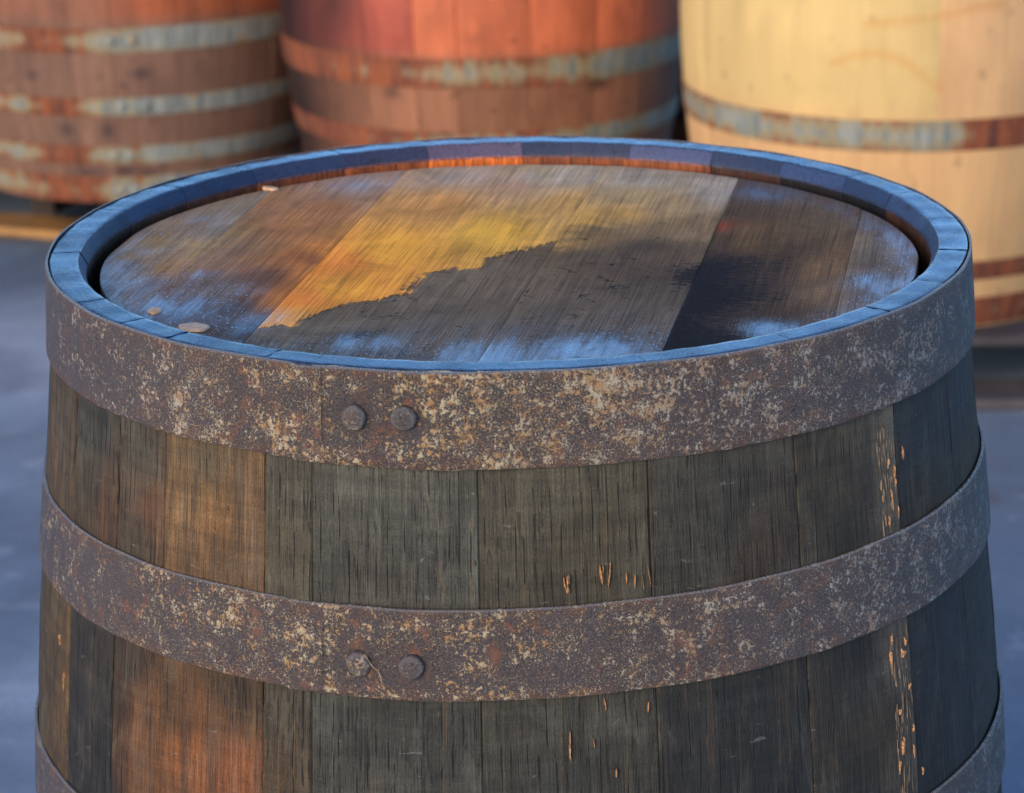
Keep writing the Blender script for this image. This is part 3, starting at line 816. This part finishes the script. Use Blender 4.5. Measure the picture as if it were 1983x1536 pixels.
# a dry fibre caught on the second hoop's rivet
FB = [(-15.65, -.1530), (-15.3, -.1560), (-14.83, -.1600), (-14.28, -.1624), (-14.05, -.1660), (-13.95, -.1706)]
V = []; F = []
for i, (a, z) in enumerate(FB):
    zz = H + z
    r_ = float(rw(zz)) + .0085 - .0009 * i * .6
    p_ = R(a)
    for j in range(5):
        t = 2 * math.pi * j / 5
        V.append(((r_ + .00016 * math.cos(t)) * math.sin(p_) + .00016 * math.sin(t) * math.cos(p_), -(r_ + .00016 * math.cos(t)) * math.cos(p_) + .00016 * math.sin(t) * math.sin(p_), zz + .0001 * math.sin(t)))
for i in range(len(FB) - 1):
    for j in range(5):
        F.append((i * 5 + j, i * 5 + (j + 1) % 5, (i + 1) * 5 + (j + 1) % 5, (i + 1) * 5 + j))
fb = link('dry_fibre', mesh('dry_fibre', V, F, mats=[M_fibre]))
fb['label'] = 'thin pale dry fibre hanging from a rivet on the second rusty hoop'
fb['category'] = 'fibre'

# ------------------------------------------------------------------ barrels behind
PT = .12      # top of the pallets
def back_barrel(label, loc, rb_, re_, hgt, hoops, tones, mat, rust, nst, seed, rivet_at=None, stain=None, rows=60, rot=0.0, group='barrels standing behind on pallets', name='wine_barrel'):
    root = empty(name, (loc[0], loc[1], loc[2]), label, 'barrel', group)
    rr = np.random.RandomState(seed)
    def rad(z): return rb_ - (rb_ - re_) * (abs(z - hgt / 2) / (hgt / 2)) ** 2
    ws = rr.uniform(.75, 1.3, nst); ws = np.cumsum(ws) / ws.sum() * 360
    jo = np.concatenate([[0], ws]) - 180 + rot
    zz = np.linspace(0, hgt, rows)
    for k in range(nst):
        a0, a1 = R(jo[k]), R(jo[k + 1])
        eg = .0016 / rb_
        nin = 6 if rows < 100 else 14
        ph = np.concatenate([[a0, a0 + eg], np.linspace(a0 + 3 * eg, a1 - 3 * eg, nin), [a1 - eg, a1]])
        gd_ = .0006 if stain is not None else .002
        dep = np.concatenate([[gd_, gd_ * .15], np.zeros(nin), [gd_ * .15, gd_]])
        mid = (jo[k] + jo[k + 1]) / 2
        V = []; UV = []; A = []; Z = []
        off = rr.uniform(-.0012, .0004) * (.3 if stain is not None else 1)
        for i, p_ in enumerate(ph):
            prof = [(rad(z) + off - dep[i], z) for z in zz] + [(rad(hgt) - .026, hgt - .002), (rad(hgt) - .026, hgt - .05), (rad(hgt * .5) - .03, hgt * .5), (rad(0) - .026, .05), (rad(0) - .026, .002), (rad(0) + off - dep[i], 0)]
            for r_, z in prof:
                V.append((r_ * math.sin(p_), -r_ * math.cos(p_), z)); UV.append((p_ * .33, z)); A.append(math.degrees(p_)); Z.append(z)
        A = np.array(A); Z = np.array(Z)
        tn = tones(mid, A, Z, rr)
        at = {'tone': tn}
        if stain is not None: at['stain'] = stain(A, Z)
        link('stave', mesh('stave', V, grid_faces(len(ph), len(prof)), UV, [mat], None, at, sharp=40), root)
    for hi, (zc, w) in enumerate(hoops):
        nA, nR = 180, 7
        V = []; UV = []; RU = []; ED = []
        q = np.linspace(-.5, .5, nR)
        for layer in (0, 1):
            for i in range(nA):
                a = 2 * math.pi * i / nA
                for j, qq in enumerate(q):
                    z = zc + qq * w
                    r_ = rad(z) + .0006 + (.0016 if layer == 0 else 0) - (.0005 if layer == 0 and j in (0, nR - 1) else 0)
                    V.append((r_ * math.sin(a), -r_ * math.cos(a), z)); UV.append((a * .33 + hi * 3.3 + seed, z))
                    d = (math.degrees(a) + 180) % 360 - 180
                    RU.append(rust(hi, d)); ED.append(abs(qq) * 2)
        b = nA * nR
        F = grid_faces(nA, nR, 0, wrap=True) + grid_faces(nA, nR, b, wrap=True, flip=True)
        for i in range(nA):
            i2 = (i + 1) % nA
            F.append((i * nR, b + i * nR, b + i2 * nR, i2 * nR))
            j = nR - 1
            F.append((i * nR + j, i2 * nR + j, b + i2 * nR + j, b + i * nR + j))
        ho = link('hoop', mesh('hoop', V, F, UV, [M_galv], None, {'rust': RU, 'edge': ED}, sharp=45), root)
        for a in (rivet_at or {}).get(hi, ()):
            rivet(ho, a, zc, rad(zc) + .002, .009, .004, M_galv, hi, cols=12)
    # sunk top
    nA = 48
    V = [(0, 0, hgt - .035)] + [((rad(hgt) - .022) * math.sin(2 * math.pi * i / nA), -(rad(hgt) - .022) * math.cos(2 * math.pi * i / nA), hgt - .035) for i in range(nA)]
    V += [(v[0], v[1], v[2] - .02) for v in V]
    F = [(0, 1 + i, 1 + (i + 1) % nA) for i in range(nA)]
    hb = nA + 1
    F += [(hb, hb + 1 + (i + 1) % nA, hb + 1 + i) for i in range(nA)]
    F += [(1 + i, hb + 1 + i, hb + 1 + (i + 1) % nA, 1 + (i + 1) % nA) for i in range(nA)]
    at = {'tone': np.tile(lin((130, 100, 78)), (len(V), 1))}
    if stain is not None: at['stain'] = np.zeros(len(V))
    link('barrel_head', mesh('barrel_head', V, F, [(v[0], v[1]) for v in V], [mat], None, at, smooth=False), root)
    return root

def tones_left(mid, A, Z, rr):
    b = rr.uniform(.90, 1.06)
    lo = lin(np.array((124, 90, 70)) * b); hi = lin(np.array((162, 86, 50)) * b)
    for a, z, sa, sz in ((-16, .14, 2.0, .012), (-3, .14, 2.2, .018), (-10, .060, 5, .010), (1, .062, 3.5, .010), (9, .055, 3, .008), (8, .245, 3, .01), (-25, .24, 2, .008)):
        q = .8 * np.exp(-((A - a) / sa) ** 2 - ((Z - z) / sz) ** 2)[:, None]
        lo = lo * (1 - q) + lin((40, 36, 42)) * q
    t = np.clip((Z - .325) / .03, 0, 1)[:, None] * (.35 + .65 * np.clip((A + 5) / 15, 0, 1))[:, None]
    return lo * (1 - t) + hi * t
def tones_mid(mid, A, Z, rr):
    b = rr.uniform(.90, 1.10)
    lo = np.array((140, 92, 64)) * b; hi = np.array((192, 102, 64)) * b
    if mid < -24: hi = np.array((160, 76, 56)) * b
    t = np.clip((Z - .315) / .025, 0, 1)[:, None]
    c = lin(lo) * (1 - t) + lin(hi) * t
    for a, z, sa, sz, f in ((-26, .265, 2.5, .012, .7), (33, .268, 4, .012, .8), (-2, .36, 3, .012, .3), (-70, .42, 26, .20, .97), (-70, .20, 26, .20, .95), (-42, .41, 8, .09, .6), (78, .25, 18, .4, .6)):  # dark spots and stain; the broad flank entries are painted shade
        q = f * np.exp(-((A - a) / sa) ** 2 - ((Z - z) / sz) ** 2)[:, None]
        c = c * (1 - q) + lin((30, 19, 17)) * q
    return c
def tones_pale(mid, A, Z, rr):
    b = rr.uniform(.96, 1.03)
    up = lin(np.clip(np.array((206, 173, 110)) * b, 0, 255)); lo = lin(np.clip(np.array((206, 160, 106)) * b, 0, 255))
    if mid > 8: up = lin(np.clip(np.array((206, 160, 108)) * b, 0, 255))
    t = np.clip((Z - .30) / .06, 0, 1)[:, None]
    return lo * (1 - t) + up * t
def tones_gap_shade(mid, A, Z, rr):  # shade of the gaps painted into the whole barrel's colour
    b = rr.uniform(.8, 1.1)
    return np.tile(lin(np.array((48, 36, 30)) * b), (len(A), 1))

def stain_pale(A, Z):
    """two drawn-out amber drip lines"""
    s = np.zeros(len(A))
    l1 = [(-17, .474), (-12, .477), (-4, .482), (4, .490), (9, .497), (15, .500)]
    l2 = [(-25, .415), (-20, .428), (-14, .432), (-9, .424), (-6, .412), (-3, .395), (1, .38)]
    for L in (l1, l2):
        for (a, z), (a2, z2) in zip(L[:-1], L[1:]):
            for t in np.linspace(0, 1, 6):
                d = np.hypot((A - (a + (a2 - a) * t)) * .0058, Z - (z + (z2 - z) * t))
                s = np.maximum(s, .55 * np.exp(-(d / .006) ** 2))
    return s

def rust_left(h, d): return np.interp(d, [-90, -30, -24, -14, -6, 0, 20, 90], [.35, .42, .62, .64, .40, .32, .26, .22])
def rust_mid(h, d): return np.interp(d, [-90, -35, -20, 0, 20, 40, 90], [.70, .60, .52, .47, .43, .34, .25])
def rust_pale(h, d): return np.interp(d, [-90, -40, -14, 2, 8, 20, 90], [.42, .38, .34, .30, .62, .74, .75]) if h == 2 else np.interp(d, [-90, 0, 25, 40, 90], [.5, .6, .66, .5, .5])
HL = [(.025, .050), (.092, .034), (.184, .033), (.307, .045), (.93 - .307, .045), (.93 - .184, .033), (.905, .05)]
back_barrel('brown wine barrel with four grey hoops on a pallet, at the left edge', (-.70, 3.58, PT), .372, .315, .93, HL, tones_left, M_bg, rust_left, 24, 11,
            rivet_at={0: (-1, 4), 1: (-2, 3), 2: (1.5, 8.5), 3: (0, 6)}, rows=110)
HM = [(.025, .050), (.092, .034), (.180, .036), (.300, .050), (.63, .05), (.75, .036), (.905, .05)]
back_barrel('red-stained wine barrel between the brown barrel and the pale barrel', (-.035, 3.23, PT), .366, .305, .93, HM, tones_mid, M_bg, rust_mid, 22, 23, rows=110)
HN = [(.026, .046), (.094, .030), (.309, .047), (.62, .047), (.846, .03), (.914, .046)]
back_barrel('pale new oak barrel with rusting grey hoops, behind on the right', (.626, 2.63, PT), .350, .292, .94, HN, tones_pale, M_pale, rust_pale, 22, 37, stain=stain_pale, rows=170)
back_barrel('dark-painted barrel added to darken the gap behind the brown and red barrels', (-.44, 4.22, PT), .35, .30, .93, HM, tones_gap_shade, M_bg, rust_left, 18, 51, rows=30)  # added barrel: blocks skylight so the gap stays dark

back_barrel('dark-painted barrel added far behind the red-stained and pale barrels', (.42, 3.92, PT), .35, .30, .93, HM, tones_gap_shade, M_bg, rust_left, 18, 53, rows=30)  # second added barrel, closes off light behind the right-hand gap

# pallets ---------------------------------------------------------------
def board_mesh(lx, ly, lz, col, seed):
    rr = np.random.RandomState(seed)
    b = .004
    V = []; F = []
    pr = [(-ly / 2 + b, -lz / 2), (ly / 2 - b, -lz / 2), (ly / 2, -lz / 2 + b), (ly / 2, lz / 2 - b), (ly / 2 - b, lz / 2), (-ly / 2 + b, lz / 2), (-ly / 2, lz / 2 - b), (-ly / 2, -lz / 2 + b)]
    nx = 5
    for i in range(nx):
        x = -lx / 2 + lx * i / (nx - 1)
        w = rr.uniform(-.0015, .0015)
        for y, z in pr: V.append((x, y + w, z))
    for i in range(nx - 1):
        for j in range(8):
            j2 = (j + 1) % 8
            F.append((i * 8 + j, (i + 1) * 8 + j, (i + 1) * 8 + j2, i * 8 + j2)[::-1])
    F.append(tuple(range(8))); F.append(tuple(range((nx - 1) * 8, nx * 8))[::-1])
    return mesh('board', V, F, mats=[M_pallet], attrs={'tone': np.tile(lin(col), (len(V), 1))}, smooth=False)

def pallet(label, loc, rz, L=1.1, W=1.0, cols=((120, 104, 88), (150, 112, 66)), seed=0):
    root = empty('pallet', loc, label, 'pallet', 'pallets under the back barrels', rz)
    th = .018; st = PT - 2 * th - .0005
    top = board_mesh(L, .10, th, cols[0], seed); bot = board_mesh(L, .11, th, cols[1], seed + 1); stg = board_mesh(W - .22, .05, st - .001, cols[0], seed + 2)
    nb = 7
    for i in range(nb):
        o = link('deck_board', top, root); o.location = (0, -W / 2 + .05 + (W - .10) * i / (nb - 1), PT - th / 2 - .0006)
    for i in range(3):
        o = link('bottom_board', bot, root); o.location = (0, -W / 2 + .055 + (W - .11) * i / 2, th / 2 + .0003)
    for i in range(3):
        o = link('stringer', stg, root); o.location = (-L / 2 + .06 + (L - .12) * i / 2, 0, th + st / 2 + .0002); o.rotation_euler = (0, 0, R(90))
    return root
pallet('pallet with a golden lit board under the brown barrel', (-.80, 3.86, 0), R(-22), 1.15, .80, ((52, 40, 32), (160, 118, 68)), 3)
pallet('grey weathered pallet under the pale oak barrel', (.97, 2.80, 0), R(-2), 1.15, 1.02, ((66, 60, 58), (84, 78, 76)), 7)
pallet('pallet below the red-stained barrel', (-.03, 3.95, 0), R(3), 1.0, 1.5, ((100, 80, 62), (110, 86, 64)), 9)
